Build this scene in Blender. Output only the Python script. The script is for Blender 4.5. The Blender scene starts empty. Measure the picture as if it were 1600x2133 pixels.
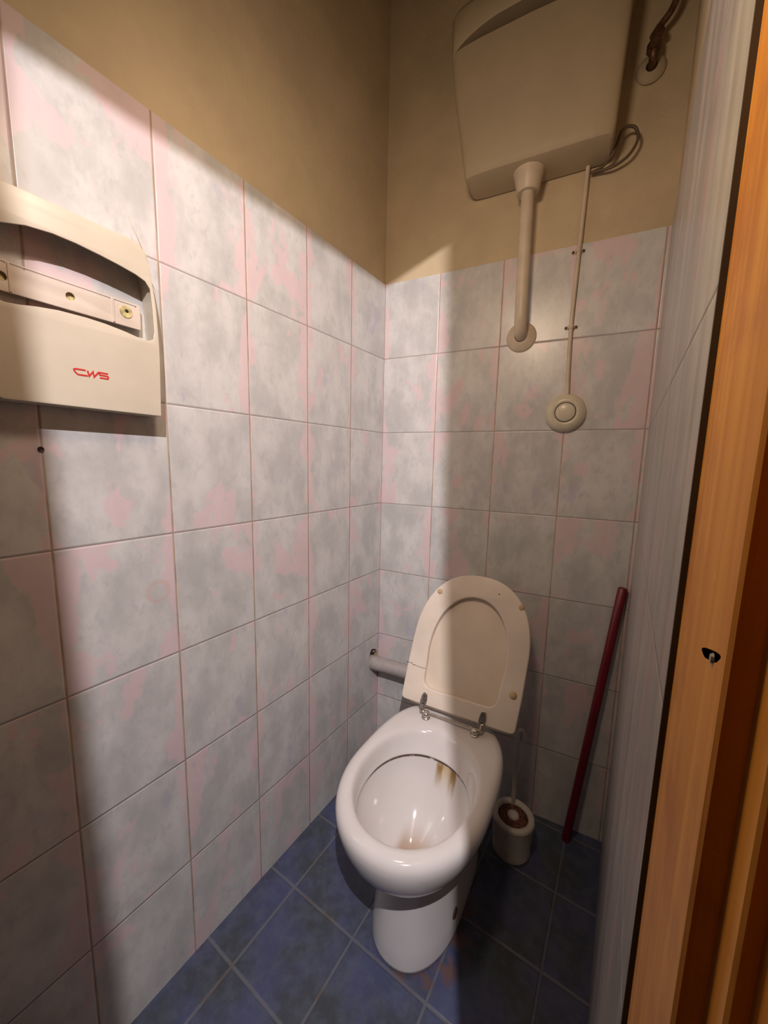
import bpy, bmesh, math, random
from mathutils import Vector, Matrix
random.seed(7)
S = bpy.context.scene
COL = S.collection
PI = math.pi

# ------------------------------------------------------------ camera, world, lamps, exposure
F_PX = 781.736
CAM = Vector((0.74861, -1.13479, 1.14734))
PITCH, YAW, ROLL = 1.43604357, 0.57508424, 0.02190465
cd = bpy.data.cameras.new('camera')
cam = bpy.data.objects.new('camera', cd); COL.objects.link(cam)
cd.sensor_fit = 'HORIZONTAL'; cd.sensor_width = 36.0; cd.lens = F_PX * 36.0 / 1600.0
cd.clip_start = 0.01; cd.clip_end = 50
cam.matrix_world = (Matrix.Translation(CAM) @ Matrix.Rotation(YAW, 4, 'Z')
                    @ Matrix.Rotation(PITCH, 4, 'X') @ Matrix.Rotation(ROLL, 4, 'Z'))
S.camera = cam

w = bpy.data.worlds.new('world'); S.world = w; w.use_nodes = True
bg = w.node_tree.nodes['Background']; bg.inputs[0].default_value = (1.0, 0.74, 0.48, 1); bg.inputs[1].default_value = 0.012

def lamp(name, kind, loc, power, col, size=0.1, target=None, **kw):
    d = bpy.data.lights.new(name, kind); d.energy = power; d.color = col
    if kind in ('POINT', 'SPOT'): d.shadow_soft_size = size
    else: d.size = size
    for k, v in kw.items(): setattr(d, k, v)
    o = bpy.data.objects.new(name, d); COL.objects.link(o); o.location = loc
    if target is not None:
        o.rotation_euler = (Vector(target) - Vector(loc)).to_track_quat('-Z', 'Y').to_euler()
    return o
# bare bulb on the passage side of the doorway, shining in through the opening
lamp('passage_bulb', 'AREA', (1.02, -1.455, 2.079), 28.5, (1.0, 0.93, 0.955), 0.016, target=(0.8, 0.0, 0.6), shape='DISK')
# added warm fill just inside the doorway, no fitting is there
lamp('warm_fill', 'AREA', (0.50, -0.87, 1.80), 3.7, (1.0, 0.75, 0.54), 0.14, target=(0.36, -0.42, 1.42))
# added small warm spot to brighten the door jamb, no real source
lamp('jamb_fill', 'SPOT', (0.47, -0.915, 1.72), 12.5, (1.0, 0.74, 0.42), 0.025, target=(0.785, -0.92, 1.44), spot_size=math.radians(58), spot_blend=1.0)

S.view_settings.view_transform = 'Standard'; S.view_settings.look = 'None'
S.view_settings.exposure = 0.0; S.view_settings.gamma = 1.0; S.view_settings.use_curve_mapping = False

# ------------------------------------------------------------ node helpers
def mat(name):
    m = bpy.data.materials.new(name); m.use_nodes = True
    nt = m.node_tree; b = nt.nodes['Principled BSDF']
    return m, nt, b
class G:
    def __init__(s, nt): s.nt = nt
    def n(s, t, **kw):
        x = s.nt.nodes.new(t)
        for k, v in kw.items(): setattr(x, k, v)
        return x
    def l(s, a, b): s.nt.links.new(a, b)
    def setin(s, sock, v):
        if hasattr(v, 'is_output') or isinstance(v, bpy.types.NodeSocket): s.l(v, sock)
        else: sock.default_value = v
    def m(s, op, a, b=0.0, c=0.0):
        x = s.n('ShaderNodeMath', operation=op)
        s.setin(x.inputs[0], a); s.setin(x.inputs[1], b)
        if len(x.inputs) > 2: s.setin(x.inputs[2], c)
        return x.outputs[0]
    def ss(s, v, lo, hi):     # smoothstep 0..1
        x = s.n('ShaderNodeMapRange', interpolation_type='SMOOTHSTEP')
        s.setin(x.inputs[0], v); s.setin(x.inputs[1], lo); s.setin(x.inputs[2], hi)
        x.inputs[3].default_value = 0; x.inputs[4].default_value = 1
        return x.outputs[0]
    def mix(s, f, a, b):
        x = s.n('ShaderNodeMix', data_type='RGBA')
        s.setin(x.inputs[0], f)
        s.setin(x.inputs[6], a if not isinstance(a, tuple) else (*a, 1)); s.setin(x.inputs[7], b if not isinstance(b, tuple) else (*b, 1))
        return x.outputs[2]
    def noise(s, vec, scale, detail=4, rough=0.55, w=None, dist=0.0):
        x = s.n('ShaderNodeTexNoise', noise_dimensions='4D' if w is not None else '3D')
        s.l(vec, x.inputs['Vector']); x.inputs['Scale'].default_value = scale
        x.inputs['Detail'].default_value = detail; x.inputs['Roughness'].default_value = rough
        x.inputs['Distortion'].default_value = dist
        if w is not None: s.setin(x.inputs['W'], w)
        return x.outputs[0]
    def coords(s):
        tc = s.n('ShaderNodeTexCoord'); sp = s.n('ShaderNodeSeparateXYZ')
        s.l(tc.outputs['Object'], sp.inputs[0])
        return tc.outputs['Object'], sp.outputs[0], sp.outputs[1], sp.outputs[2]
    def comb(s, x, y, z):
        c = s.n('ShaderNodeCombineXYZ')
        for i, v in enumerate((x, y, z)): s.setin(c.inputs[i], v)
        return c.outputs[0]
    def bump(s, h, b, dist=0.001, strength=1.0):
        x = s.n('ShaderNodeBump'); s.l(h, x.inputs['Height'])
        x.inputs['Distance'].default_value = dist; x.inputs['Strength'].default_value = strength
        s.l(x.outputs[0], b.inputs['Normal'])

def simple(name, col, rough=0.4, metal=0.0, var=0.08, scale=30, bump=0.0, coat=0.0, spec=0.5):
    m, nt, b = mat(name); g = G(nt)
    v, x, y, z = g.coords()
    n = g.noise(v, scale, 5)
    dark = tuple(c * (1 - var * 2) for c in col)
    lite = tuple(min(1, c * (1 + var)) for c in col)
    g.l(g.mix(g.ss(n, 0.3, 0.7), dark, lite), b.inputs['Base Color'])
    b.inputs['Roughness'].default_value = rough; b.inputs['Metallic'].default_value = metal
    b.inputs['Coat Weight'].default_value = coat; b.inputs['Specular IOR Level'].default_value = spec
    if bump: g.bump(n, b, bump)
    return m

def wall_tile(name, horiz, off, wid, sign=1.0, seed=0.0, dim_streaks=0.0):
    """glazed marbled wall tiles: horiz axis index, first column width off, pitch wid"""
    m, nt, b = mat(name); g = G(nt)
    v, x, y, z = g.coords()
    h = g.m('MULTIPLY', (x, y, z)[horiz], sign)
    cx = g.m('DIVIDE', g.m('SUBTRACT', h, off), wid)
    r0 = g.m('DIVIDE', g.m('SUBTRACT', z, 0.24615), 0.25)
    fx = g.m('FRACT', cx); fz = g.m('FRACT', r0)
    ix = g.m('FLOOR', cx); iz = g.m('FLOOR', r0)
    dx = g.m('MULTIPLY', g.m('MINIMUM', fx, g.m('SUBTRACT', 1.0, fx)), wid)
    dz = g.m('MULTIPLY', g.m('MINIMUM', fz, g.m('SUBTRACT', 1.0, fz)), 0.25)
    wn = g.n('ShaderNodeTexWhiteNoise', noise_dimensions='3D')
    g.l(g.comb(ix, iz, seed), wn.inputs[0])
    rnd = g.m('MULTIPLY', wn.outputs[0], 20.0)
    p2 = g.comb(g.m('MULTIPLY', h, 1.5), g.m('MULTIPLY', z, 0.9), 0.0)
    big = g.noise(p2, 9.0, 6, 0.62, w=rnd)
    fine = g.noise(p2, 38.0, 6, 0.7, w=rnd)
    pk = g.noise(p2, 6.0, 4, 0.62, w=g.m('ADD', rnd, 7.3), dist=0.4)
    base = g.mix(g.ss(big, 0.34, 0.66), (0.50, 0.495, 0.485), (0.66, 0.645, 0.63))
    base = g.mix(g.m('MULTIPLY', g.ss(fine, 0.5, 0.68), 0.42), base, (0.41, 0.415, 0.425))
    edge = g.m('SUBTRACT', 1.0, g.ss(dx, 0.0, 0.035))
    pkv = g.m('ADD', pk, g.m('MULTIPLY', edge, 0.10))
    base = g.mix(g.m('MULTIPLY', g.ss(pkv, 0.56, 0.60), 0.68), base, (0.72, 0.535, 0.555))
    lav = g.noise(p2, 8.0, 3, 0.6, w=g.m('ADD', rnd, 3.1))
    base = g.mix(g.m('MULTIPLY', g.ss(lav, 0.64, 0.70), 0.45), base, (0.45, 0.42, 0.56))
    gv = g.m('SUBTRACT', 1.0, g.ss(dx, 0.0009, 0.0019))
    gh = g.m('SUBTRACT', 1.0, g.ss(dz, 0.0005, 0.0014))
    gn = g.noise(v, 14.0, 3)
    gcol = g.mix(g.ss(gn, 0.4, 0.6), (0.33, 0.21, 0.12), (0.46, 0.33, 0.22))
    col = g.mix(g.m('MULTIPLY', gh, 0.85), base, (0.27, 0.21, 0.19))
    col = g.mix(g.m('MULTIPLY', gv, 0.85), col, gcol)
    if seed == 1.0:      # old ring-shaped smear on one tile
        a_, b_ = g.m('SUBTRACT', h, 0.782), g.m('SUBTRACT', z, 0.886)
        rd = g.m('ADD', g.m('SQRT', g.m('ADD', g.m('MULTIPLY', a_, a_), g.m('MULTIPLY', b_, b_))), g.m('MULTIPLY', fine, 0.006))
        ring = g.m('MULTIPLY', g.ss(rd, 0.016, 0.021), g.m('SUBTRACT', 1.0, g.ss(rd, 0.023, 0.029)))
        col = g.mix(g.m('MULTIPLY', ring, 0.45), col, (0.62, 0.42, 0.38))
    if dim_streaks:      # wiped upright streaks, plus an overall darkening painted in for dim light
        stk = g.noise(g.comb(g.m('MULTIPLY', h, 22), g.m('MULTIPLY', z, 0.8), 0.0), 1.0, 4, 0.6)
        col = g.mix(g.m('ADD', g.m('MULTIPLY', g.ss(stk, 0.35, 0.65), 0.30), dim_streaks - 0.15), col, (0.20, 0.165, 0.15))
    g.l(col, b.inputs['Base Color'])
    gm = g.m('MAXIMUM', gv, gh)
    g.l(g.m('ADD', g.m('MULTIPLY', gm, 0.4), 0.30), b.inputs['Roughness'])
    pil = g.m('MULTIPLY', g.ss(dx, 0.0, 0.0035), g.ss(dz, 0.0, 0.0035))
    hh = g.m('ADD', pil, g.m('MULTIPLY', fine, 0.04))
    g.bump(hh, b, 0.0009)
    return m

def floor_mat():
    m, nt, b = mat('floor_tile_glaze'); g = G(nt)
    v, x, y, z = g.coords()
    cx = g.m('DIVIDE', g.m('SUBTRACT', x, 0.0925), 0.197); cy = g.m('DIVIDE', g.m('ADD', y, 0.5255), 0.192)
    fx = g.m('FRACT', cx); fy = g.m('FRACT', cy)
    dx = g.m('MULTIPLY', g.m('MINIMUM', fx, g.m('SUBTRACT', 1.0, fx)), 0.197)
    dy = g.m('MULTIPLY', g.m('MINIMUM', fy, g.m('SUBTRACT', 1.0, fy)), 0.192)
    d = g.m('MINIMUM', dx, dy)
    n1 = g.noise(v, 7.0, 5, 0.6); n2 = g.noise(v, 30.0, 5, 0.65)
    base = g.mix(g.ss(n1, 0.38, 0.62), (0.050, 0.060, 0.074), (0.066, 0.075, 0.160))
    base = g.mix(g.m('MULTIPLY', g.ss(n2, 0.35, 0.7), 0.5), base, (0.11, 0.13, 0.19))
    gm = g.m('SUBTRACT', 1.0, g.ss(d, 0.0016, 0.0042))
    stain = g.noise(v, 10.0, 3)
    gc = g.mix(g.ss(stain, 0.5, 0.7), (0.14, 0.15, 0.17), (0.14, 0.10, 0.08))
    # rust-brown dirt line where the pan was sealed to the floor
    ddx = g.m('SUBTRACT', x, 0.43); ddy = g.m('ADD', y, 0.385)
    rr = g.m('SQRT', g.m('ADD', g.m('MULTIPLY', g.m('MULTIPLY', ddx, ddx), 1.6), g.m('MULTIPLY', ddy, ddy)))
    rust = g.m('MULTIPLY', g.m('SUBTRACT', 1.0, g.ss(rr, 0.128, 0.150)), g.ss(n2, 0.42, 0.6))
    col = g.mix(g.m('MULTIPLY', gm, 0.8), base, gc)
    col = g.mix(g.m('MULTIPLY', rust, 0.7), col, (0.16, 0.075, 0.045))
    g.l(col, b.inputs['Base Color']); b.inputs['Roughness'].default_value = 0.38
    g.bump(g.m('ADD', g.ss(d, 0.001, 0.006), g.m('MULTIPLY', n2, 0.3)), b, 0.0012)
    return m

def plaster_mat(name='plaster', col=(0.55, 0.44, 0.285)):
    m, nt, b = mat(name); g = G(nt)
    v, x, y, z = g.coords()
    n1 = g.noise(v, 5.0, 5, 0.6); n2 = g.noise(v, 140.0, 4, 0.6)
    c = g.mix(g.ss(n1, 0.3, 0.7), tuple(k * 0.9 for k in col), tuple(min(1, k * 1.08) for k in col))
    sm = g.noise(g.comb(g.m('MULTIPLY', x, 3), g.m('MULTIPLY', y, 3), z), 9.0, 3, 0.7)
    c = g.mix(g.m('MULTIPLY', g.ss(sm, 0.70, 0.78), 0.35), c, (0.33, 0.26, 0.18))
    g.l(c, b.inputs['Base Color']); b.inputs['Roughness'].default_value = 0.8
    g.bump(g.m('ADD', n2, g.m('MULTIPLY', n1, 2.0)), b, 0.0008)
    return m

def wood_mat():
    m, nt, b = mat('varnished_wood'); g = G(nt)
    v, x, y, z = g.coords()
    st = g.comb(g.m('MULTIPLY', x, 55), g.m('MULTIPLY', y, 55), g.m('MULTIPLY', z, 2.2))
    gr = g.noise(st, 1.0, 6, 0.6, dist=0.5)
    bl = g.noise(v, 9.0, 4, 0.6)
    sc = g.noise(g.comb(g.m('MULTIPLY', x, 20), g.m('MULTIPLY', y, 20), g.m('MULTIPLY', z, 60)), 1.6, 3, 0.6)
    c = g.mix(g.ss(gr, 0.25, 0.75), (0.55, 0.195, 0.022), (0.76, 0.35, 0.06))
    c = g.mix(g.m('MULTIPLY', g.ss(bl, 0.45, 0.62), 0.55), c, (0.42, 0.13, 0.03))
    c = g.mix(g.m('MULTIPLY', g.ss(sc, 0.70, 0.74), 0.5), c, (0.72, 0.46, 0.28))
    g.l(c, b.inputs['Base Color']); b.inputs['Roughness'].default_value = 0.45; b.inputs['Specular IOR Level'].default_value = 0.22
    g.bump(g.m('ADD', gr, bl), b, 0.0008)
    return m

def ceramic_mat():
    m, nt, b = mat('toilet_ceramic'); g = G(nt)
    v, x, y, z = g.coords()          # x across, y towards the front, z up
    n = g.noise(v, 6, 3)
    c = g.mix(g.ss(n, 0.3, 0.7), (0.70, 0.665, 0.65), (0.75, 0.72, 0.705))
    nn = g.noise(g.comb(g.m('MULTIPLY', x, 90), g.m('MULTIPLY', y, 10), g.m('MULTIPLY', z, 14)), 1.0, 4, 0.6)
    # dark limescale line under the flushing rim, strongest at the back
    inner = g.m('SUBTRACT', 1.0, g.ss(g.m('ABSOLUTE', g.m('SUBTRACT', z, 0.3445)), 0.0035, 0.006))
    backw = g.m('MULTIPLY', g.m('SUBTRACT', 1.0, g.ss(y, 0.17, 0.26)), g.ss(y, 0.02, 0.05))
    inx = g.m('SUBTRACT', 1.0, g.ss(g.m('ABSOLUTE', x), 0.133, 0.140))
    line = g.m('MULTIPLY', g.m('MULTIPLY', inner, backw), inx)
    line = g.m('MULTIPLY', line, g.ss(nn, 0.25, 0.5))
    # rusty runs below the line
    inb = g.m('MULTIPLY', g.m('SUBTRACT', 1.0, g.ss(y, 0.13, 0.16)), g.m('MULTIPLY', g.ss(y, 0.055, 0.065), inx))
    xs = g.m('SUBTRACT', 1.0, g.ss(g.m('ABSOLUTE', g.m('SUBTRACT', x, 0.028)), 0.026, 0.034))
    zlow = g.m('ADD', 0.300, g.m('MULTIPLY', nn, -0.045))
    run = g.m('MULTIPLY', g.m('MULTIPLY', xs, inb), g.m('MULTIPLY', g.ss(z, zlow, 0.340), g.m('SUBTRACT', 1.0, g.ss(z, 0.345, 0.350))))
    sel = g.ss(g.m('ABSOLUTE', g.m('SUBTRACT', x, 0.028)), 0.004, 0.018)
    run_d = g.m('MULTIPLY', run, g.m('MULTIPLY', g.ss(nn, 0.36, 0.48), sel))
    # brown deposit down at the outlet
    bz = g.m('MULTIPLY', g.m('SUBTRACT', 1.0, g.ss(z, 0.19, 0.235)), g.m('SUBTRACT', 1.0, g.ss(g.m('ABSOLUTE', x), 0.03, 0.05)))
    bz = g.m('MULTIPLY', bz, g.m('MULTIPLY', g.ss(z, 0.14, 0.145), g.ss(y, 0.12, 0.2)))
    bz = g.m('MULTIPLY', bz, g.m('SUBTRACT', 1.0, g.ss(y, 0.264, 0.270)))
    c = g.mix(g.m('MULTIPLY', run, 0.70), c, (0.60, 0.42, 0.17))
    c = g.mix(g.m('MULTIPLY', run_d, 1.0), c, (0.27, 0.15, 0.03))
    c = g.mix(g.m('MULTIPLY', line, 0.92), c, (0.10, 0.05, 0.02))
    c = g.mix(g.m('MULTIPLY', bz, 0.75), c, (0.42, 0.26, 0.15))
    g.l(c, b.inputs['Base Color']); b.inputs['Roughness'].default_value = 0.09
    b.inputs['Specular IOR Level'].default_value = 0.55
    return m

M = dict(
    passage=simple('low_bounce_black', (0.035, 0.028, 0.022), 0.8, spec=0.2),  # near-black to hold down bounce from the unseen passage surfaces
    plaster=plaster_mat(), wood=wood_mat(), floor=floor_mat(), ceramic=ceramic_mat(),
    tile_left=wall_tile('glazed_tile_left', 1, 0.18324, 0.188125, -1.0, 1.0),
    tile_back=wall_tile('glazed_tile_back', 0, 0.19327, 0.194765, 1.0, 2.0),
    tile_right=wall_tile('glazed_tile_right', 1, 0.14, 0.188, -1.0, 3.0, 0.52),
    seat=simple('cream_plastic_seat', (0.79, 0.685, 0.58), 0.42, var=0.05, scale=7),
    lid=simple('cream_plastic_lid', (0.77, 0.66, 0.54), 0.45, var=0.06, scale=5),
    bumper=simple('yellowed_rubber', (0.58, 0.42, 0.22), 0.6),
    chrome=simple('tarnished_chrome', (0.66, 0.61, 0.55), 0.24, 0.85, var=0.18, scale=90),
    screw=simple('dark_screw', (0.05, 0.04, 0.035), 0.5, 0.6),
    cistern=simple('aged_white_plastic', (0.44, 0.355, 0.235), 0.62, var=0.04, scale=6),
    pipe=simple('cream_pipe_plastic', (0.60, 0.50, 0.38), 0.45, var=0.05, scale=20),
    button=simple('flush_button_plastic', (0.62, 0.56, 0.43), 0.3, var=0.03),
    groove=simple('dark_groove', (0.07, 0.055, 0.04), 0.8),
    hose=simple('dark_hose', (0.10, 0.065, 0.035), 0.5),
    brass=simple('dark_brass', (0.16, 0.08, 0.045), 0.45, 0.5, var=0.25, scale=60),
    grey_pipe=simple('grey_pvc', (0.40, 0.36, 0.345), 0.45, var=0.08, scale=30),
    black=simple('hole_dark', (0.02, 0.015, 0.012), 0.9),
    rubble=simple('broken_brick', (0.32, 0.22, 0.17), 0.95, var=0.3, scale=80, bump=0.002),
    disp=simple('cream_dispenser_plastic', (0.64, 0.57, 0.455), 0.38, var=0.035, scale=9),
    dispb=simple('dispenser_backplate_plastic', (0.66, 0.565, 0.48), 0.5, var=0.05, scale=14),
    yell=simple('yellowed_glue', (0.56, 0.47, 0.22), 0.5, var=0.25, scale=90),
    red=simple('red_print', (0.60, 0.035, 0.03), 0.45, var=0.02),
    red_stick=simple('red_painted_stick', (0.15, 0.004, 0.012), 0.35, var=0.1, scale=12),
    brush=simple('white_translucent_plastic', (0.60, 0.55, 0.49), 0.4, var=0.04),
    bristle=simple('brown_bristles', (0.19, 0.07, 0.04), 0.9, var=0.35, scale=160, bump=0.003),
    crack=simple('crack_dirt', (0.10, 0.04, 0.02), 0.9),
)

# ------------------------------------------------------------ mesh helpers
def link(name, me, m=None, parent=None, mw=None, smooth=None):
    o = bpy.data.objects.new(name, me); COL.objects.link(o)
    if m is not None: me.materials.clear(); me.materials.append(m)
    if parent is not None: o.parent = parent
    if mw is not None: o.matrix_world = mw if parent is None else mw
    if parent is not None and mw is not None:
        o.matrix_parent_inverse = Matrix.Identity(4); o.matrix_basis = parent_world(parent).inverted() @ mw
    if smooth is not None:
        me.polygons.foreach_set('use_smooth', [True] * len(me.polygons))
        if smooth < 180: me.set_sharp_from_angle(angle=math.radians(smooth))
    return o
WORLD = {}
def parent_world(p):
    mm = p.matrix_basis.copy()
    while p.parent is not None:
        p = p.parent; mm = p.matrix_basis @ mm
    return mm
def from_bm(bm, name='m'):
    bmesh.ops.recalc_face_normals(bm, faces=bm.faces)
    me = bpy.data.meshes.new(name); bm.to_mesh(me); bm.free(); return me
def empty(name, loc, label, cat, group=None, rotz=0.0):
    o = bpy.data.objects.new(name, None); COL.objects.link(o)
    o.location = loc; o.rotation_euler = (0, 0, rotz); o.matrix_basis = Matrix.Translation(loc) @ Matrix.Rotation(rotz, 4, 'Z')
    o.empty_display_size = 0.05
    o['label'] = label; o['category'] = cat
    if group: o['group'] = group
    return o
def structure(o): o['kind'] = 'structure'; return o
def box_bm(lo, hi, bev=0.0, seg=2):
    bm = bmesh.new()
    bmesh.ops.create_cube(bm, size=1.0)
    for v in bm.verts:
        v.co = Vector(((lo[0] + hi[0]) / 2 + v.co.x * (hi[0] - lo[0]), (lo[1] + hi[1]) / 2 + v.co.y * (hi[1] - lo[1]), (lo[2] + hi[2]) / 2 + v.co.z * (hi[2] - lo[2])))
    if bev: bmesh.ops.bevel(bm, geom=bm.edges[:], offset=bev, segments=seg, affect='EDGES', profile=0.5)
    return bm
def prism_bm(poly, z0, z1):
    bm = bmesh.new()
    a = [bm.verts.new((x, y, z0)) for x, y in poly]; b = [bm.verts.new((x, y, z1)) for x, y in poly]
    n = len(poly)
    for i in range(n): bm.faces.new((a[i], a[(i + 1) % n], b[(i + 1) % n], b[i]))
    bm.faces.new(a[::-1]); bm.faces.new(b)
    return bm
def loft_bm(rings, close_a=True, close_b=True):
    bm = bmesh.new(); R = [[bm.verts.new(p) for p in r] for r in rings]; n = len(rings[0])
    for i in range(len(R) - 1):
        for j in range(n):
            bm.faces.new((R[i][j], R[i][(j + 1) % n], R[i + 1][(j + 1) % n], R[i + 1][j]))
    if close_a: bm.faces.new(R[0][::-1])
    if close_b: bm.faces.new(R[-1])
    return bm
def lathe_bm(prof, n=40):
    """prof: list of (r, z); r may be 0 at the ends"""
    bm = bmesh.new(); R = []
    for r, z in prof:
        if r < 1e-6: R.append([bm.verts.new((0, 0, z))])
        else: R.append([bm.verts.new((r * math.cos(2 * PI * k / n), r * math.sin(2 * PI * k / n), z)) for k in range(n)])
    for a, b in zip(R, R[1:]):
        for j in range(n):
            q = [a[j % len(a)], a[(j + 1) % n % len(a)] if len(a) > 1 else a[0], b[(j + 1) % n] if len(b) > 1 else b[0], b[j % len(b)]]
            u = []
            for x in q:
                if x not in u: u.append(x)
            if len(u) > 2: bm.faces.new(u)
    return bm
def tube_bm(pts, r, n=14, radii=None, cap=True):
    pts = [Vector(p) for p in pts]; rings = []
    prev = None
    for i, p in enumerate(pts):
        t = (pts[min(i + 1, len(pts) - 1)] - pts[max(i - 1, 0)]).normalized()
        if prev is None:
            a = Vector((0, 0, 1)) if abs(t.z) < 0.9 else Vector((1, 0, 0))
            u = t.cross(a).normalized()
        else: u = (prev - t * prev.dot(t)).normalized()
        prev = u; v = t.cross(u)
        rr = radii[i] if radii else r
        rings.append([p + (u * math.cos(2 * PI * k / n) + v * math.sin(2 * PI * k / n)) * rr for k in range(n)])
    return loft_bm(rings, cap, cap)
def smooth_path(pts, sub=8):
    P = [Vector(p) for p in pts]; out = []
    for i in range(len(P) - 1):
        p0 = P[max(i - 1, 0)]; p1 = P[i]; p2 = P[i + 1]; p3 = P[min(i + 2, len(P) - 1)]
        for k in range(sub):
            t = k / sub
            out.append(0.5 * ((2 * p1) + (-p0 + p2) * t + (2 * p0 - 5 * p1 + 4 * p2 - p3) * t * t + (-p0 + 3 * p1 - 3 * p2 + p3) * t ** 3))
    out.append(P[-1]); return out
def plate_me(outline, holes=(), thick=0.01, bevel=0.001, seg=2):
    """flat plate from 2-D outlines, front face at local z=0, body towards -z"""
    cu = bpy.data.curves.new('c', 'CURVE'); cu.dimensions = '2D'; cu.fill_mode = 'BOTH'
    for pl in [outline] + list(holes):
        s = cu.splines.new('POLY'); s.points.add(len(pl) - 1); s.use_cyclic_u = True
        for q, (x, y) in zip(s.points, pl): q.co = (x, y, 0, 1)
    cu.extrude = max(thick / 2 - bevel, 1e-5); cu.bevel_depth = bevel; cu.bevel_resolution = seg; cu.offset = -bevel
    o = bpy.data.objects.new('tmp', cu); COL.objects.link(o)
    dg = bpy.context.evaluated_depsgraph_get()
    me = bpy.data.meshes.new_from_object(o.evaluated_get(dg))
    bpy.data.objects.remove(o); bpy.data.curves.remove(cu)
    me.transform(Matrix.Translation((0, 0, -thick / 2)))
    bm = bmesh.new(); bm.from_mesh(me); bmesh.ops.remove_doubles(bm, verts=bm.verts, dist=1e-6); bm.to_mesh(me); bm.free()
    return me
def rounded(poly, rads, seg=6):
    """round the corners of a polygon"""
    n = len(poly); out = []
    for i in range(n):
        p = Vector(poly[i]); a = Vector(poly[i - 1]); b = Vector(poly[(i + 1) % n])
        r = rads[i] if isinstance(rads, (list, tuple)) else rads
        if r <= 0: out.append(tuple(p)); continue
        da = (a - p).normalized(); db = (b - p).normalized()
        pa = p + da * r; pb = p + db * r
        for k in range(seg + 1):
            t = k / seg
            out.append(tuple(pa * (1 - t) ** 2 + p * 2 * t * (1 - t) + pb * t * t))
    return out
def frame(o, x, y, z):
    m = Matrix.Identity(4)
    for i, c in enumerate((Vector(x).normalized(), Vector(y).normalized(), Vector(z).normalized())):
        m[0][i], m[1][i], m[2][i] = c
    m[0][3], m[1][3], m[2][3] = o
    return m

# ------------------------------------------------------------ room
TH = 0.114596                     # the back wall runs 6.6 degrees out of square
BX = Vector((math.cos(TH), math.sin(TH), 0)); BN = Vector((math.sin(TH), -math.cos(TH), 0))   # along / out of the back wall
def W(s, off, z): return BX * s + BN * off + Vector((0, 0, z))
WR = 0.78
TOP = 2.75; TT = 1.7374

floor = structure(link('floor', from_bm(box_bm((-0.1, -1.11, -0.1), (2.1, 0.25, 0.0))), M['floor']))
structure(link('floor', from_bm(box_bm((-0.1, -2.4, -0.1), (2.1, -1.11, 0.0))), M['passage']))
structure(link('ceiling', from_bm(box_bm((-0.1, -1.0, TOP), (2.1, 0.25, TOP + 0.1))), M['plaster']))
structure(link('ceiling', from_bm(box_bm((-0.1, -2.4, TOP), (2.1, -1.0, TOP + 0.1))), M['passage']))
# left wall, with the rough hole the soil pipe comes out of
HOLE = (-0.030, 0.398)
def hole_cut(me_obj):
    poly = []
    rr = [0.036, 0.037, 0.040, 0.043, 0.047, 0.055, 0.046, 0.041, 0.038, 0.036, 0.034, 0.036, 0.039, 0.037, 0.035, 0.034]
    for k, r in enumerate(rr):
        a = 2 * PI * k / len(rr); poly.append((HOLE[0] + r * 0.82 * math.cos(a), HOLE[1] + r * math.sin(a)))
    bm = bmesh.new()
    A = [bm.verts.new((-0.07, y, z)) for y, z in poly]; B = [bm.verts.new((0.02, y, z)) for y, z in poly]
    n = len(poly)
    for i in range(n): bm.faces.new((A[i], A[(i + 1) % n], B[(i + 1) % n], B[i]))
    bm.faces.new(A[::-1]); bm.faces.new(B)
    c = bpy.data.objects.new('cut', from_bm(bm)); COL.objects.link(c)
    md = me_obj.modifiers.new('b', 'BOOLEAN'); md.object = c; md.operation = 'DIFFERENCE'; md.solver = 'EXACT'
    dg = bpy.context.evaluated_depsgraph_get()
    me = bpy.data.meshes.new_from_object(me_obj.evaluated_get(dg))
    me_obj.modifiers.clear(); me_obj.data = me
    bpy.data.objects.remove(c)
wl = structure(link('wall_left', from_bm(box_bm((-0.12, -1.19, 0), (-0.004, 0.12, TOP))), M['plaster']))
tl = link('tile_cladding', from_bm(box_bm((-0.004, -1.0899, 0), (0.0, 0.0, TT), 0.0008)), M['tile_left'], wl)
hole_cut(wl); hole_cut(tl)
wl.data.materials.clear(); wl.data.materials.append(M['plaster']); tl.data.materials.clear(); tl.data.materials.append(M['tile_left'])
# back wall, turned a little
mb = Matrix.Rotation(TH, 4, 'Z')
wb = structure(link('wall_back', from_bm(box_bm((-0.05, 0.004, 0), (1.0, 0.12, TOP))), M['plaster'], mw=mb))
wb.matrix_basis = mb
link('tile_cladding', from_bm(box_bm((0.0, 0.0, 0), (0.96, 0.004, TT), 0.0008)), M['tile_back'], wb)
# right wall
wr = structure(link('wall_right', from_bm(box_bm((WR + 0.004, -0.846, 0), (WR + 0.14, 0.12, TOP))), M['plaster']))
link('tile_cladding', from_bm(box_bm((WR, -0.8458, 0), (WR + 0.004, 0.10, TT), 0.0008)), M['tile_right'], wr)
link('tile_end_shade', from_bm(box_bm((WR + 0.0002, -0.8488, 0), (WR + 0.02, -0.8459, TOP))), M['groove'], wr)  # dark strip painted in for shade on the tile end
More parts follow.
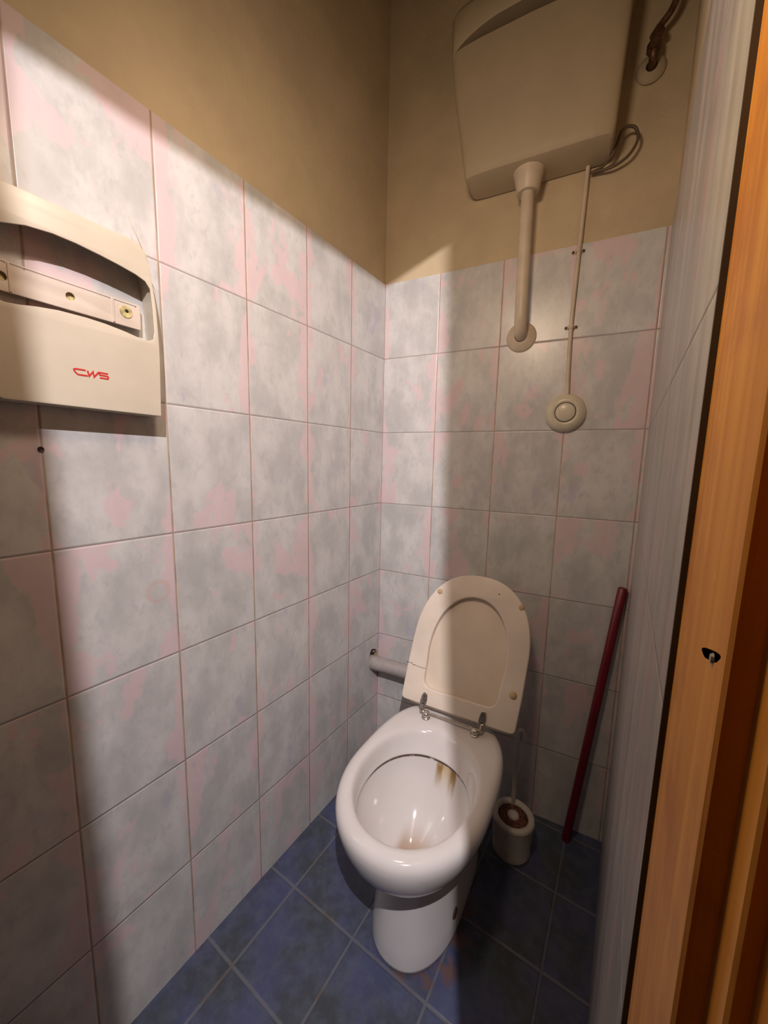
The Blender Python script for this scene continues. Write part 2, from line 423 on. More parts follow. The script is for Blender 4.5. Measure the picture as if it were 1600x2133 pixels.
# wall right of the doorway, added light blockers, and the passage
structure(link('wall_front_and_blocker', from_bm(box_bm((WR + 0.03, -1.03, 0), (2.0, -0.8465, TOP))), M['passage']))
structure(link('wall_front_and_blocker', from_bm(loft_bm([[(x, y, z) for x, z in ((-0.004, 0.0), (0.766, 0.0), (0.762, 1.45), (0.725, 2.16), (0.725, TOP), (-0.004, TOP))] for y in (-1.34, -1.31)])), M['passage']))  # added unseen board, cuts the left edge of the bulb's light
structure(link('wall_passage', from_bm(box_bm((-0.1, -2.5, 0), (2.1, -2.4, TOP))), M['passage']))
structure(link('wall_passage_side', from_bm(box_bm((-0.12, -2.4, 0), (-0.004, -1.1901, TOP))), M['passage']))
structure(link('wall_passage_end', from_bm(box_bm((2.0, -2.4, 0), (2.1, -0.85, TOP))), M['passage']))
structure(link('blocker_top', from_bm(loft_bm([[(x, -1.56, zz), (x, -0.79, zz + dz), (x, -0.79, TOP), (x, -1.56, TOP)] for x, zz, dz in ((0.665, 1.947, 0.0315), (0.70, 1.947, 0.0315))])), M['passage']))  # added unseen board, cuts the bulb's light off above the tiles
# door jamb: stepped wooden profile
prof = [(0.7835, -0.8462), (0.83, -0.8462), (0.83, -1.005), (0.8004, -1.005), (0.8004, -0.9815), (0.7990, -0.9800), (0.7945, -0.9800),
        (0.7933, -0.9788), (0.7933, -0.9640), (0.7923, -0.9630), (0.7848, -0.9630), (0.7835, -0.9615)]
bm = bmesh.new()      # added unseen board, leaning to shape the shadow edge on the back wall
q = []
for z, x in ((0.0, 0.8925), (TOP, 0.8004)):
    q.append([bm.verts.new(p) for p in ((x, -1.10, z), (0.95, -1.10, z), (0.95, -1.031, z), (x, -1.031, z))])
for k in range(4): bm.faces.new((q[0][k], q[0][(k + 1) % 4], q[1][(k + 1) % 4], q[1][k]))
bm.faces.new(q[0][::-1]); bm.faces.new(q[1])
structure(link('blocker_right', from_bm(bm), M['passage']))
jb = link('trim_1', from_bm(prism_bm(prof, 0, 2.1)), M['wood']); structure(jb)

# worn latch hole in the jamb, with the end of a screw in it
hy, hz = -0.937, 1.0705
def jf(y, z): return frame((0.7835, y, z), (0, -1, 0), (0, 0, 1), (-1, 0, 0)) @ Matrix.Rotation(0.325, 4, 'Z')
pl = [(0.0180 * math.cos(a) * (1 + 0.15 * math.sin(3 * a)), 0.0030 * math.sin(a) * (1 + 0.2 * math.cos(2 * a))) for a in [2 * PI * k / 20 for k in range(20)]]
lh = link('latch_hole', plate_me([(x, y) for x, y in pl], (), 0.002, 0.0002, 1), M['crack'], jb, jf(hy, hz))
link('screw', from_bm(lathe_bm([(0, 0.0012), (0.0018, 0.001), (0.0024, 0.0)], 16)), M['chrome'], lh, jf(hy, hz) @ Matrix.Translation((0.006, -0.001, 0)), smooth=50)

# ------------------------------------------------------------ toilet
TT_A = math.radians(1.8)
TO = Vector((0.382, -0.213, 0))
toilet = empty('toilet', TO, 'white ceramic toilet with its cream seat raised, by the back wall', 'toilet')
# local axes: x across, y forwards (towards the room), z up
TM = frame(TO, (math.cos(TT_A), math.sin(TT_A), 0), (math.sin(TT_A), -math.cos(TT_A), 0), (0, 0, 1))
TM[2][2] = 1.0
NR = 96
def egg(z, vb, vf, hw, vc, nb=3.0, nf=2.1, cu=0.0):
    out = []
    for k in range(NR):
        t = 2 * PI * k / NR; c, s = math.cos(t), math.sin(t)
        n = nf if s >= 0 else nb
        u = hw * math.copysign(abs(c) ** (2 / n), c)
        v = vc + (vf - vc) * abs(s) ** (2 / n) if s >= 0 else vc - (vc - vb) * abs(s) ** (2 / n)
        out.append((u + cu, v, z))
    return out
rings = [egg(*a) for a in [
    (0.0, -0.10, 0.306, 0.107, 0.13, 4, 2.2), (0.012, -0.10, 0.307, 0.108, 0.13, 4, 2.2), (0.05, -0.10, 0.301, 0.104, 0.13, 4, 2.2), (0.12, -0.10, 0.292, 0.096, 0.13, 4, 2.2),
    (0.18, -0.10, 0.287, 0.093, 0.13, 4, 2.2), (0.222, -0.10, 0.289, 0.091, 0.13, 4, 2.2), (0.232, -0.10, 0.296, 0.096, 0.13, 4, 2.2), (0.242, -0.10, 0.316, 0.108, 0.14, 3.8, 2.2),
    (0.258, -0.10, 0.342, 0.126, 0.16, 3.6, 2.15), (0.282, -0.10, 0.368, 0.144, 0.17, 3.4, 2.1), (0.312, -0.10, 0.390, 0.158, 0.18, 3.2, 2.1), (0.342, -0.10, 0.403, 0.168, 0.185, 3.1, 2.1),
    (0.368, -0.098, 0.410, 0.174, 0.19, 3.0, 2.1), (0.384, -0.096, 0.410, 0.1745, 0.19, 3.0, 2.1), (0.394, -0.092, 0.406, 0.171, 0.19, 3.0, 2.1), (0.400, -0.084, 0.398, 0.164, 0.19, 3.0, 2.1),
    (0.402, -0.070, 0.389, 0.156, 0.19, 2.9, 2.1), (0.402, 0.010, 0.381, 0.148, 0.195, 2.2, 2.1), (0.4005, 0.020, 0.375, 0.141, 0.195, 2.1, 2.1), (0.396, 0.028, 0.370, 0.136, 0.196, 2.1, 2.1),
    (0.388, 0.034, 0.367, 0.133, 0.197, 2.1, 2.1), (0.370, 0.046, 0.364, 0.130, 0.20, 2.1, 2.1), (0.352, 0.062, 0.361, 0.127, 0.205, 2.1, 2.1), (0.3490, 0.065, 0.360, 0.1255, 0.205, 2.1, 2.1),
    (0.3475, 0.063, 0.361, 0.127, 0.205, 2.1, 2.1), (0.3455, 0.059, 0.363, 0.130, 0.205, 2.1, 2.1), (0.3430, 0.060, 0.3625, 0.129, 0.205, 2.1, 2.1),
    (0.330, 0.063, 0.359, 0.127, 0.208, 2.1, 2.1), (0.305, 0.073, 0.348, 0.119, 0.21, 2.1, 2.1), (0.275, 0.090, 0.328, 0.104, 0.215, 2.1, 2.1), (0.248, 0.112, 0.306, 0.086, 0.22, 2.1, 2.1),
    (0.225, 0.140, 0.286, 0.067, 0.23, 2.1, 2.1), (0.205, 0.172, 0.272, 0.048, 0.24, 2.1, 2.1), (0.188, 0.196, 0.264, 0.034, 0.245, 2.1, 2.1), (0.170, 0.208, 0.260, 0.026, 0.245, 2.1, 2.1), (0.150, 0.215, 0.255, 0.020, 0.245, 2.1, 2.1)]]
bm = loft_bm(rings, True, True)
me = from_bm(bm, 'ceramic_bowl')
bowl = link('ceramic_bowl', me, M['ceramic'], toilet, TM, smooth=180)
# fixing hole low on the right of the foot
mh = TM @ Matrix.Translation((0.1005, 0.165, 0.055)) @ Matrix.Rotation(PI / 2, 4, 'Y')
link('fixing_hole', from_bm(lathe_bm([(0, 0.0025), (0.006, 0.0025), (0.011, 0.0035), (0.013, 0.001), (0.013, -0.004)], 20)), M['crack'], toilet, mh, smooth=40)

# raised seat ring and lid
AS = math.radians(5.2); e = Vector((math.cos(AS), math.sin(AS), 0)); bk = Vector((-e.y, e.x, 0)); tl_ = math.radians(22)
up = Vector((0, 0, math.cos(tl_))) + bk * math.sin(tl_); nrm = e.cross(up)
SM = frame(Vector((0.389, -0.1895, 0.43)), e, up, nrm)
def dshape(hw0, hw1, vb, vs, vt, n, r, shear=0.055, N=40):
    pts = [(-hw1, vs)]
    arc = []
    for k in range(N + 1):
        t = PI * k / N; c, s = math.cos(t), math.sin(t)
        arc.append((hw1 * math.copysign(abs(c) ** (2 / n), c), vs + (vt - vs) * abs(s) ** (2 / n)))
    cor = rounded([(-hw0 * 1.02, (vb + vs) / 2), (-hw0, vb), (hw0, vb), (hw0 * 1.02, (vb + vs) / 2)], [0, r, r, 0], 6)
    poly = cor[:]
    poly += arc
    return [(x + shear * (y - vb * 0), y) for x, y in poly]
ring_out = dshape(0.167, 0.1705, 0.0, 0.185, 0.404, 2.3, 0.014)
ring_in = dshape(0.108, 0.1150, 0.048, 0.16, 0.337, 2.15, 0.030)
seat = link('toilet_seat', plate_me(ring_out, [ring_in], 0.019, 0.004, 4), M['seat'], toilet, SM, smooth=35)
for i, (x, y) in enumerate([(-0.099, 0.336), (0.147, 0.334), (0.152, 0.097)]):
    r = 0.0082 if i < 2 else 0.0105
    link('bumper', from_bm(lathe_bm([(0, 0.0035 + (0.003 if i == 2 else 0)), (r * 0.6, 0.003 + (0.002 if i == 2 else 0)), (r, 0.0005), (r, -0.002)], 24)), M['bumper'], seat, SM @ Matrix.Translation((x, y, 0)), smooth=60)
# crack through the left side of the ring
ck = [(-0.1680, 0.1055), (-0.156, 0.1050), (-0.150, 0.1065), (-0.146, 0.1015), (-0.142, 0.1030), (-0.136, 0.1015), (-0.120, 0.1005), (-0.1055, 0.1010)]
ckb = [(x, y - (0.0016 if i in (2, 3, 4) else 0.0010)) for i, (x, y) in enumerate(ck)]
link('crack', plate_me(ck + ckb[::-1], (), 0.012, 0.0001, 0), M['crack'], seat, SM @ Matrix.Translation((0, 0, 0.0005)))
link('screw_hole', from_bm(lathe_bm([(0, 0.0006), (0.002, 0.0005), (0.002, -0.002)], 12)), M['crack'], seat, SM @ Matrix.Translation((0.081, 0.36, 0)))
LM = SM @ Matrix.Translation((0.004, -0.009, -0.0205))
lid_o = dshape(0.152, 0.160, 0.0, 0.185, 0.398, 2.3, 0.014)
link('toilet_lid', plate_me(lid_o, (), 0.014, 0.004, 4), M['lid'], toilet, LM, smooth=35)
# hinges
def leaf():
    pts = []
    for k in range(28):
        t = 2 * PI * k / 28; pts.append((0.0102 * math.copysign(abs(math.cos(t)) ** 0.85, math.cos(t)), 0.024 * math.sin(t)))
    return pts
RODZ = 0.4235
for hx, tip in ((-0.094, 1.0), (0.080, -1.0)):
    hm = SM @ Matrix.Translation((hx, 0.012, 0.0035))
    hg = link('hinge', plate_me(leaf(), (), 0.0035, 0.0012, 2), M['chrome'], toilet, hm @ Matrix.Rotation(-0.10, 4, 'Z'), smooth=50)
    for sy in (-0.007, 0.013):
        link('screw', from_bm(lathe_bm([(0, 0.0012), (0.0018, 0.001), (0.0024, -0.0005)], 14)), M['screw'], hg, hm @ Matrix.Translation((0.0, sy, 0)), smooth=50)
    base = SM @ Vector((hx, -0.012, 0.002)); bolt = SM @ Vector((hx + 0.014, -0.012, 0.012)); 
    bolt.z = 0.402
    piv = SM @ Vector((hx + 0.006 * tip, -0.016, 0.002))
    link('hinge_arm', from_bm(tube_bm(smooth_path([SM @ Vector((hx - 0.001 * tip, 0.0, 0.003)), SM @ Vector((hx - 0.001 * tip, -0.014, 0.005)), piv, piv + e * 0.016 * tip], 6), 0.0046, 12)), M['chrome'], hg, Matrix.Identity(4), smooth=60)
    bp = Vector((piv.x, piv.y, 0.402)) + e * 0.009 * tip + Vector((0.001, -0.006, 0))
    link('hinge_bolt', from_bm(lathe_bm([(0.0125, 0), (0.0125, 0.002), (0.010, 0.004), (0.008, 0.005), (0.0105, 0.009), (0.0115, 0.013), (0.0095, 0.018), (0.005, 0.0205), (0, 0.021)], 28)), M['chrome'], hg, Matrix.Translation(bp), smooth=60)
ra = SM @ Vector((-0.094, -0.016, 0.002)); rb = SM @ Vector((0.080, -0.016, 0.002))
link('hinge_rod', from_bm(tube_bm([ra, rb], 0.0026, 12)), M['chrome'], toilet, Matrix.Identity(4), smooth=60)

# ------------------------------------------------------------ soil pipe along the back wall
r = 0.026
pp = [Vector((-0.06, -0.044, 0.392)), Vector((0.0, -0.034, 0.3915)), W(0.06, 0.030, 0.391), W(0.20, 0.030, 0.389), W(0.34, 0.030, 0.387)]
sp = link('inlet_pipe', from_bm(tube_bm(smooth_path(pp, 6), r, 28)), M['grey_pipe'], smooth=60)
sp['label'] = 'grey plastic pipe leaving a broken hole in the left wall behind the toilet'; sp['category'] = 'pipe'
bm = bmesh.new(); bmesh.ops.create_icosphere(bm, subdivisions=3, radius=1.0)
for v in bm.verts:
    k = 1 + 0.25 * math.sin(v.co.x * 7 + v.co.z * 5) * math.cos(v.co.y * 6)
    v.co = Vector((v.co.x * 0.013 * k - 0.020, v.co.y * 0.010 * k - 0.0125, v.co.z * 0.010 * k + 0.4265))
rb_ = link('rubble', from_bm(bm), M['rubble'], smooth=180)
rb_['label'] = 'lump of broken brick and mortar in the wall hole above the grey pipe'; rb_['category'] = 'rubble'

# ------------------------------------------------------------ cistern, high on the back wall
def wf(s, off, z):      # frame on the back wall: x along, y up, z out
    return frame(W(s, off, z), BX, (0, 0, 1), BN)
cist = empty('cistern', W(0.45, 0, 1.918), 'large cream plastic toilet cistern high on the back wall', 'cistern', rotz=TH)
NC = 88
def rr_ring(x0, x1, off0, off1, z, n=10.0, bulge=0.0):
    out = []
    for k in range(NC):
        t = 2 * PI * k / NC; c, s = math.cos(t), math.sin(t)
        a = math.copysign(abs(c) ** (2 / n), c); b_ = math.copysign(abs(s) ** (2 / n), s)
        x = (x0 + x1) / 2 + (x1 - x0) / 2 * a
        o = (off0 + off1) / 2 + (off1 - off0) / 2 * b_
        if b_ > 0: o += bulge * (1 - a * a) * b_
        out.append(tuple(W(x, o, z)))
    return out
cr = [rr_ring(0.292, 0.634, 0.001, 0.088, 1.918), rr_ring(0.287, 0.638, 0.0, 0.100, 1.921), rr_ring(0.2845, 0.640, 0.0, 0.1045, 1.926),
      rr_ring(0.282, 0.642, 0.0, 0.106, 1.94, bulge=0.004), rr_ring(0.266, 0.646, 0.0, 0.112, 2.03, bulge=0.006), rr_ring(0.250, 0.650, 0.0, 0.118, 2.12, bulge=0.008), rr_ring(0.238, 0.655, 0.0, 0.122, 2.215, bulge=0.009)]
link('tank', from_bm(loft_bm(cr)), M['cistern'], cist, Matrix.Identity(4), smooth=28)
lr = []
def lid_ring(z0f, g, n=6.0):   # z0f(a) gives the height along the width
    out = []
    for k in range(NC):
        t = 2 * PI * k / NC; c, s = math.cos(t), math.sin(t)
        a = math.copysign(abs(c) ** (2 / n), c); b_ = math.copysign(abs(s) ** (2 / n), s)
        x = 0.4465 + (0.2085 + g) * a; o = (0.122 + g) / 2 + (0.122 + g) / 2 * b_
        if b_ > 0: o += 0.009 * (1 - a * a) * b_
        out.append(tuple(W(x, o, z0f(a))))
    return out
arch = lambda a: 2.214 + 0.036 * (1 - abs(a) ** 2.4)
lr = [lid_ring(lambda a: arch(a) + 0.003, -0.004), lid_ring(arch, 0.0015), lid_ring(lambda a: arch(a) + 0.002, 0.0035), lid_ring(lambda a: 2.30, 0.0045), lid_ring(lambda a: 2.312, 0.0), lid_ring(lambda a: 2.318, -0.012)]
link('tank_lid', from_bm(loft_bm(lr)), M['cistern'], cist, Matrix.Identity(4), smooth=50)
# outlet collar under the tank
co = Matrix.Translation(W(0.447, 0.050, 1.868))
link('outlet_collar', from_bm(lathe_bm([(0.017, 0), (0.0265, 0.0), (0.029, 0.004), (0.034, 0.030), (0.040, 0.052), (0.040, 0.056)], 36)), M['pipe'], cist, co, smooth=50)

# flush pipe with its wall rose
fp = empty('flush_pipe', W(0.45, 0, 1.515), 'thick cream pipe running down from the cistern into the wall tiles', 'pipe', rotz=TH)
pts = [W(0.447, 0.050, 1.89), W(0.4475, 0.050, 1.80), W(0.449, 0.050, 1.65), W(0.450, 0.050, 1.575), W(0.450, 0.047, 1.548), W(0.450, 0.036, 1.527), W(0.450, 0.018, 1.517), W(0.450, -0.01, 1.514)]
link('pipe_bend', from_bm(tube_bm(smooth_path(pts, 8), 0.0165, 28)), M['pipe'], fp, Matrix.Identity(4), smooth=60)
link('wall_rose', from_bm(lathe_bm([(0.017, 0.016), (0.020, 0.016), (0.026, 0.013), (0.036, 0.0075), (0.041, 0.004), (0.042, 0.0)], 44)), M['pipe'], fp, wf(0.449, 0.0, 1.515), smooth=50)

# flush button with its air line
bt = empty('flush_button', W(0.583, 0, 1.294), 'round cream flush button on the back wall, below a thin vertical hose', 'button', rotz=TH)
link('button_housing', from_bm(lathe_bm([(0.0275, 0.0215), (0.030, 0.0235), (0.036, 0.0225), (0.046, 0.017), (0.0515, 0.010), (0.053, 0.004), (0.053, 0.0)], 56)), M['button'], bt, wf(0.583, 0.0, 1.294), smooth=50)
link('button_groove', from_bm(lathe_bm([(0.0, 0.017), (0.0275, 0.017), (0.0275, 0.0215)], 48)), M['groove'], bt, wf(0.583, 0.0, 1.294), smooth=50)
link('push_button', from_bm(lathe_bm([(0.0, 0.0275), (0.012, 0.027), (0.022, 0.0252), (0.0250, 0.0235), (0.0258, 0.021), (0.0258, 0.015)], 48)), M['button'], bt, wf(0.583, 0.0, 1.294), smooth=60)
al = empty('air_hose', W(0.583, 0, 1.34), 'thin cream hose clipped to the wall between cistern and round flush button', 'hose', rotz=TH)
pts = [W(0.588, 0.009, 1.925), W(0.5865, 0.009, 1.86), W(0.583, 0.009, 1.72), W(0.580, 0.009, 1.60), W(0.579, 0.009, 1.525), W(0.581, 0.010, 1.42), W(0.5835, 0.011, 1.355), W(0.584, 0.011, 1.33)]
link('hose_line', from_bm(tube_bm(smooth_path(pts, 8), 0.0052, 16)), M['pipe'], al, Matrix.Identity(4), smooth=60)
for s_, z_ in ((0.5815, 1.718), (0.5790, 1.525)):
    cl = link('clip', plate_me(rounded([(-0.0165, -0.0042), (0.0165, -0.0042), (0.0165, 0.0042), (-0.0165, 0.0042)], 0.004), (), 0.003, 0.0008, 2), M['pipe'], al, wf(s_, 0.003, z_), smooth=40)
    link('clip_band', from_bm(tube_bm([W(s_, 0.0085, z_ - 0.0045), W(s_, 0.0085, z_ + 0.0045)], 0.0072, 18)), M['pipe'], cl, Matrix.Identity(4), smooth=60)
    for sx in (-0.0125, 0.0125):
        link('screw', from_bm(lathe_bm([(0, 0.003), (0.0028, 0.0026), (0.0036, 0.0)], 16)), M['screw'], cl, wf(s_ + sx, 0.003, z_), smooth=60)
lp = [W(0.594, 0.012, 1.900), W(0.612, 0.013, 1.898), W(0.645, 0.018, 1.896), W(0.676, 0.024, 1.908), W(0.692, 0.028, 1.934), W(0.686, 0.032, 1.958), W(0.670, 0.035, 1.966), W(0.657, 0.036, 1.960), W(0.6515, 0.036, 1.945), W(0.642, 0.030, 1.918), W(0.622, 0.016, 1.905), W(0.598, 0.010, 1.900)]
ho = link('looped_hose', from_bm(tube_bm(smooth_path(lp, 8), 0.0034, 12)), M['hose'], smooth=60)
ho['label'] = 'thin dark hose looping out at the lower right of the cistern'; ho['category'] = 'hose'

# supply valve right of the cistern
vv = empty('supply_valve', W(0.706, 0, 2.08), 'dark brass water valve on the wall to the right of the cistern', 'valve', rotz=TH)
link('wall_rose', from_bm(lathe_bm([(0.012, 0.010), (0.022, 0.007), (0.030, 0.003), (0.031, 0)], 36)), M['cistern'], vv, wf(0.707, 0.0, 2.10), smooth=50)
link('valve_body', from_bm(tube_bm(smooth_path([W(0.707, 0.0, 2.10), W(0.707, 0.022, 2.098), W(0.7065, 0.033, 2.105), W(0.706, 0.034, 2.125), W(0.705, 0.034, 2.145)], 6), 0.0085, 18)), M['brass'], vv, Matrix.Identity(4), smooth=60)
link('valve_nut', from_bm(lathe_bm([(0, -0.009), (0.0145, -0.009), (0.0145, 0.009), (0, 0.009)], 6)), M['brass'], vv, Matrix.Translation(W(0.706, 0.034, 2.118)), smooth=None)
link('valve_handle', from_bm(tube_bm([W(0.704, 0.034, 2.136), W(0.714, 0.050, 2.139)], 0.0115, 8)), M['brass'], vv, Matrix.Identity(4), smooth=None)
link('supply_hose', from_bm(tube_bm(smooth_path([W(0.705, 0.034, 2.142), W(0.716, 0.036, 2.158), W(0.733, 0.040, 2.176), W(0.742, 0.045, 2.205), W(0.742, 0.050, 2.26), W(0.722, 0.055, 2.32), W(0.69, 0.06, 2.35), W(0.658, 0.06, 2.345)], 8), 0.0072, 16)), M['brass'], vv, Matrix.Identity(4), smooth=60)
fv = link('float_arm_nut', from_bm(tube_bm([W(0.655, 0.06, 2.245), W(0.672, 0.06, 2.245), W(0.680, 0.06, 2.240)], 0.012, 12, radii=[0.012, 0.012, 0.006])), M['brass'], smooth=40)
fv['label'] = 'small dark brass nut on the right side of the cistern'; fv['category'] = 'nut'

# ------------------------------------------------------------ dispenser on the left wall
D0 = 0.040
dp = empty('seat_cover_dispenser', (0, -0.88, 1.22), 'cream plastic seat cover dispenser with red lettering on the left wall', 'dispenser')
def lf(x, y, z): return frame((x, y, z), (0, 1, 0), (0, 0, 1), (1, 0, 0))     # left wall frame: local x = world y, local y = world z, out = +x
outl = rounded([(-0.985, 1.219), (-0.778, 1.218), (-0.7745, 1.33), (-0.7765, 1.404), (-0.7850, 1.470), (-0.7960, 1.494), (-0.972, 1.494), (-0.983, 1.466), (-0.986, 1.40), (-0.988, 1.33)],
               [0.006, 0.0015, 0.02, 0.02, 0.02, 0.014, 0.014, 0.02, 0.02, 0.02], 6)
wt = [(-0.9800, 1.4300), (-0.965, 1.4420), (-0.940, 1.4500), (-0.912, 1.4535), (-0.885, 1.4530), (-0.855, 1.4500), (-0.830, 1.4465), (-0.806, 1.4420), (-0.7920, 1.4370), (-0.7850, 1.4280)]
wbm = [(-0.7822, 1.395), (-0.7815, 1.360), (-0.7840, 1.3460), (-0.7920, 1.3420), (-0.806, 1.3430), (-0.829, 1.3475), (-0.855, 1.3510), (-0.880, 1.3525), (-0.913, 1.3520), (-0.937, 1.3490), (-0.955, 1.3455), (-0.970, 1.3440), (-0.980, 1.348), (-0.9825, 1.37)]
link('front_cover', plate_me(outl, [wt + wbm], 0.0024, 0.0008, 2), M['disp'], dp, lf(D0, 0, 0), smooth=40)
# side skirt following the outline (left open at the window on the right)
def skirt(poly, d0, d1, th):
    bm = bmesh.new(); n = len(poly); c = Vector((-0.88, 1.355))
    q = [c + (Vector(p) - c) * (1 - th / 0.12) for p in poly]
    A = [bm.verts.new((d1, x, y)) for x, y in poly]; B = [bm.verts.new((d0, x, y)) for x, y in poly]
    C_ = [bm.verts.new((d1, x, y)) for x, y in q]; D_ = [bm.verts.new((d0, x, y)) for x, y in q]
    for i in range(n):
        j = (i + 1) % n
        for a, b in ((A, B), (B, D_), (D_, C_), (C_, A)):
            bm.faces.new((a[i], a[j], b[j], b[i]))
    return bm
link('side_skirt', from_bm(skirt(outl, 0.001, D0 - 0.0015, 0.0022)), M['disp'], dp, Matrix.Identity(4), smooth=50)
# mounting bar across the back
bar = rounded([(-0.984, 1.3655), (-0.7905, 1.3635), (-0.7895, 1.4035), (-0.984, 1.4065)], 0.002, 3)
circ = lambda x, y, r, n=24: [(x + r * math.cos(2 * PI * k / n), y + r * math.sin(2 * PI * k / n)) for k in range(n)]
slot1 = [(-0.9535, 1.4014), (-0.8345, 1.3992), (-0.8345, 1.4018), (-0.9535, 1.4040)]
slot2 = [(-0.9825, 1.4022), (-0.9585, 1.4018), (-0.9585, 1.4040), (-0.9825, 1.4044)]
slot3 = [(-0.8305, 1.3995), (-0.7955, 1.3990), (-0.7955, 1.4010), (-0.8305, 1.4016)]
br = link('mounting_bar', plate_me(bar, [circ(-0.888, 1.3845, 0.0058), circ(-0.9640, 1.3845, 0.0062), slot1, slot2, slot3], 0.0035, 0.0006, 2), M['dispb'], dp, lf(0.013, 0, 0), smooth=40)
for yy in (-0.981, -0.7925):
    link('bar_foot', from_bm(box_bm((0.0005, yy - 0.003, 1.368), (0.010, yy + 0.003, 1.402), 0.0005)), M['dispb'], br, Matrix.Identity(4), smooth=40)
link('backing', plate_me(rounded([(-0.975, 1.370), (-0.80, 1.370), (-0.80, 1.398), (-0.975, 1.398)], 0.002, 3), (), 0.004, 0.0004, 1), M['yell'], dp, lf(0.0075, 0, 0))
wsh = link('washer', from_bm(lathe_bm([(0, 0.0012), (0.004, 0.0014), (0.0095, 0.0012), (0.0098, 0.0)], 32)), M['yell'], br, lf(0.013, -0.8125, 1.3870), smooth=50)
link('screw', from_bm(lathe_bm([(0, 0.0022), (0.0018, 0.002), (0.0026, 0.0008), (0.0026, 0)], 14)), M['screw'], wsh, lf(0.0142, -0.8120, 1.3885), smooth=50)
link('divider', from_bm(box_bm((0.0125, -0.8325, 1.3655), (0.0150, -0.8305, 1.402), 0.0003)), M['dispb'], br, Matrix.Identity(4))
link('divider', from_bm(box_bm((0.0125, -0.9570, 1.3665), (0.0145, -0.9545, 1.404), 0.0003)), M['dispb'], br, Matrix.Identity(4))
# red printed lettering C W S
def stroke(pts, wd, zoff=0.0):
    P = [Vector(p) for p in pts]; L_, R_ = [], []
    for i, p in enumerate(P):
        a = (P[i] - P[i - 1]).normalized() if i > 0 else (P[1] - P[0]).normalized()
        b = (P[i + 1] - P[i]).normalized() if i < len(P) - 1 else a
        t = (a + b).normalized(); nn = Vector((-t.y, t.x)); k = 1 / max(0.45, nn.dot(Vector((-a.y, a.x))))
        L_.append(p + nn * wd / 2 * k); R_.append(p - nn * wd / 2 * k)
    return L_, R_
def letters(strokes, wd):
    bm = bmesh.new()
    for st in strokes:
        L_, R_ = stroke(st, wd)
        for z in (0.0,):
            T = [bm.verts.new((p.x, p.y, 0.0004)) for p in L_]; U = [bm.verts.new((p.x, p.y, 0.0004)) for p in R_]
            T0 = [bm.verts.new((p.x, p.y, -0.0002)) for p in L_]; U0 = [bm.verts.new((p.x, p.y, -0.0002)) for p in R_]
            n = len(T)
            for i in range(n - 1):
                bm.faces.new((T[i], U[i], U[i + 1], T[i + 1])); bm.faces.new((T0[i], T[i], T[i + 1], T0[i + 1])); bm.faces.new((U[i], U0[i], U0[i + 1], U[i + 1])); bm.faces.new((T0[i], T0[i + 1], U0[i + 1], U0[i]))
            bm.faces.new((T[0], T0[0], U0[0], U[0])); bm.faces.new((T[-1], U[-1], U0[-1], T0[-1]))
    return bm
# unit box 0..1 wide, 0..1 high per letter; slanted with x += 0.18*y
def place(pts, x0, wdt, h=0.0078, sl=-0.0005):
    return [(x0 + px * wdt + sl * py * 4, py * h) for px, py in pts]
Cst = place([(1.0, 1.0), (0.16, 1.0), (0.02, 0.88), (0.0, 0.62), (0.06, 0.30), (0.20, 0.0), (1.0, 0.0)], 0.0, 0.0150)
Wst = place([(0.0, 1.0), (0.10, 0.02), (0.50, 0.95), (0.56, 0.0), (1.0, 0.96)], 0.0155, 0.0140, sl=0.0)
Sst = place([(1.0, 1.0), (0.0, 1.02), (0.06, 0.56), (0.92, 0.52), (1.0, 0.30), (0.92, 0.0), (0.04, 0.02)], 0.0305, 0.0120, sl=0.0)
link('lettering', from_bm(letters([Cst, Wst, Sst], 0.0023)), M['red'], dp, lf(D0 + 0.0001, -0.8990, 1.2665) @ Matrix.Rotation(0.012, 4, 'Z'))

# small screw plug in the tiles below the dispenser
pg = link('wall_plug', from_bm(lathe_bm([(0, 0.0015), (0.0022, 0.0012), (0.0036, 0.002), (0.0042, 0.0)], 18)), M['screw'], mw=lf(0.0, -0.937, 1.1537), smooth=50)
pg.matrix_basis = lf(0.0, -0.937, 1.1537)
pg['label'] = 'small dark screw plug in the left wall tiles below the dispenser'; pg['category'] = 'wall plug'

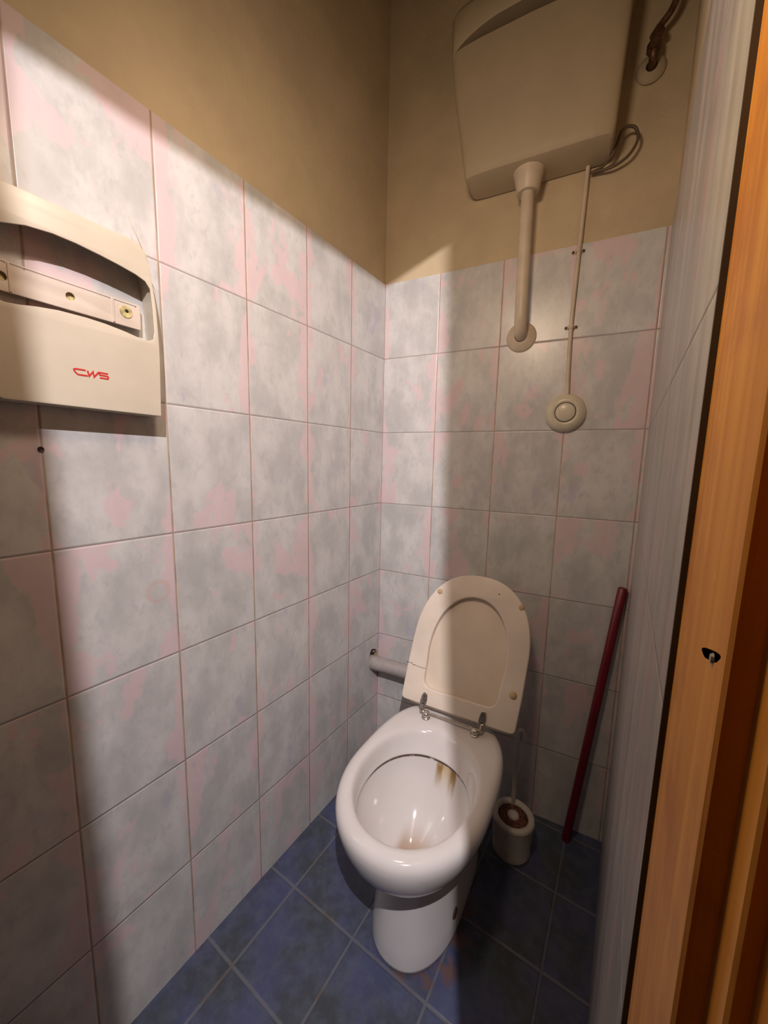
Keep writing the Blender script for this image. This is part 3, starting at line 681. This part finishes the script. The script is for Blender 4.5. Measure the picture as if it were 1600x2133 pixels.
# ------------------------------------------------------------ toilet brush in its holder
BC = Vector((0.551, -0.088, 0))
tb = empty('toilet_brush', BC, 'white toilet brush in a cup holder, standing right of the toilet', 'toilet brush')
link('holder_cup', from_bm(lathe_bm([(0, 0.0), (0.050, 0.0), (0.0535, 0.003), (0.0545, 0.012), (0.053, 0.018), (0.0565, 0.08), (0.0595, 0.107), (0.060, 0.112), (0.058, 0.114), (0.056, 0.110), (0.054, 0.09), (0.050, 0.006), (0, 0.006)], 48)), M['brush'], tb, Matrix.Translation(BC), smooth=50)
link('holder_rim', from_bm(lathe_bm([(0.042, 0.108), (0.043, 0.115), (0.048, 0.118), (0.056, 0.118), (0.0600, 0.115), (0.0605, 0.108)], 48)), M['brush'], tb, Matrix.Translation(BC), smooth=60)
bm = lathe_bm([(0, 0.010), (0.036, 0.012), (0.041, 0.05), (0.041, 0.105), (0.036, 0.112), (0.0, 0.113)], 64)
for v in bm.verts:
    a = math.atan2(v.co.y, v.co.x); k = 1 + 0.05 * math.sin(a * 16); v.co.x *= k; v.co.y *= k; v.co.z += 0.002 * math.sin(a * 11)
link('bristle_head', from_bm(bm), M['bristle'], tb, Matrix.Translation(BC), smooth=60)
link('brush_knob', from_bm(lathe_bm([(0.017, 0.106), (0.0165, 0.115), (0.012, 0.120), (0, 0.121)], 24)), M['brush'], tb, Matrix.Translation(BC), smooth=60)
hp = [Vector((0.540, -0.042, 0.108)), Vector((0.540, -0.045, 0.16)), Vector((0.541, -0.052, 0.24)), Vector((0.543, -0.052, 0.32)), Vector((0.544, -0.052, 0.350)), Vector((0.547, -0.052, 0.362)), Vector((0.552, -0.052, 0.363)), Vector((0.556, -0.052, 0.352)), Vector((0.556, -0.052, 0.335))]
link('handle', from_bm(tube_bm(smooth_path(hp, 6), 0.0065, 14)), M['brush'], tb, Matrix.Identity(4), smooth=60)

# ------------------------------------------------------------ red broom stick leaning in the corner
a0 = Vector((0.686, 0.035, 0.0)); a1 = W(0.7655, 0.012, 0.812)
st = link('broom_stick', from_bm(tube_bm([a0, a0.lerp(a1, 0.5), a1 - (a1 - a0).normalized() * 0.002, a1], 0.0118, 24, radii=[0.0118, 0.0118, 0.0118, 0.0095])), M['red_stick'], smooth=50)
st['label'] = 'red painted broom stick leaning in the right back corner'; st['category'] = 'stick'

for o in list(bpy.data.objects):
    if o.type == 'MESH' and o.parent is None and 'kind' not in o and 'label' not in o: print('UNTAGGED', o.name)
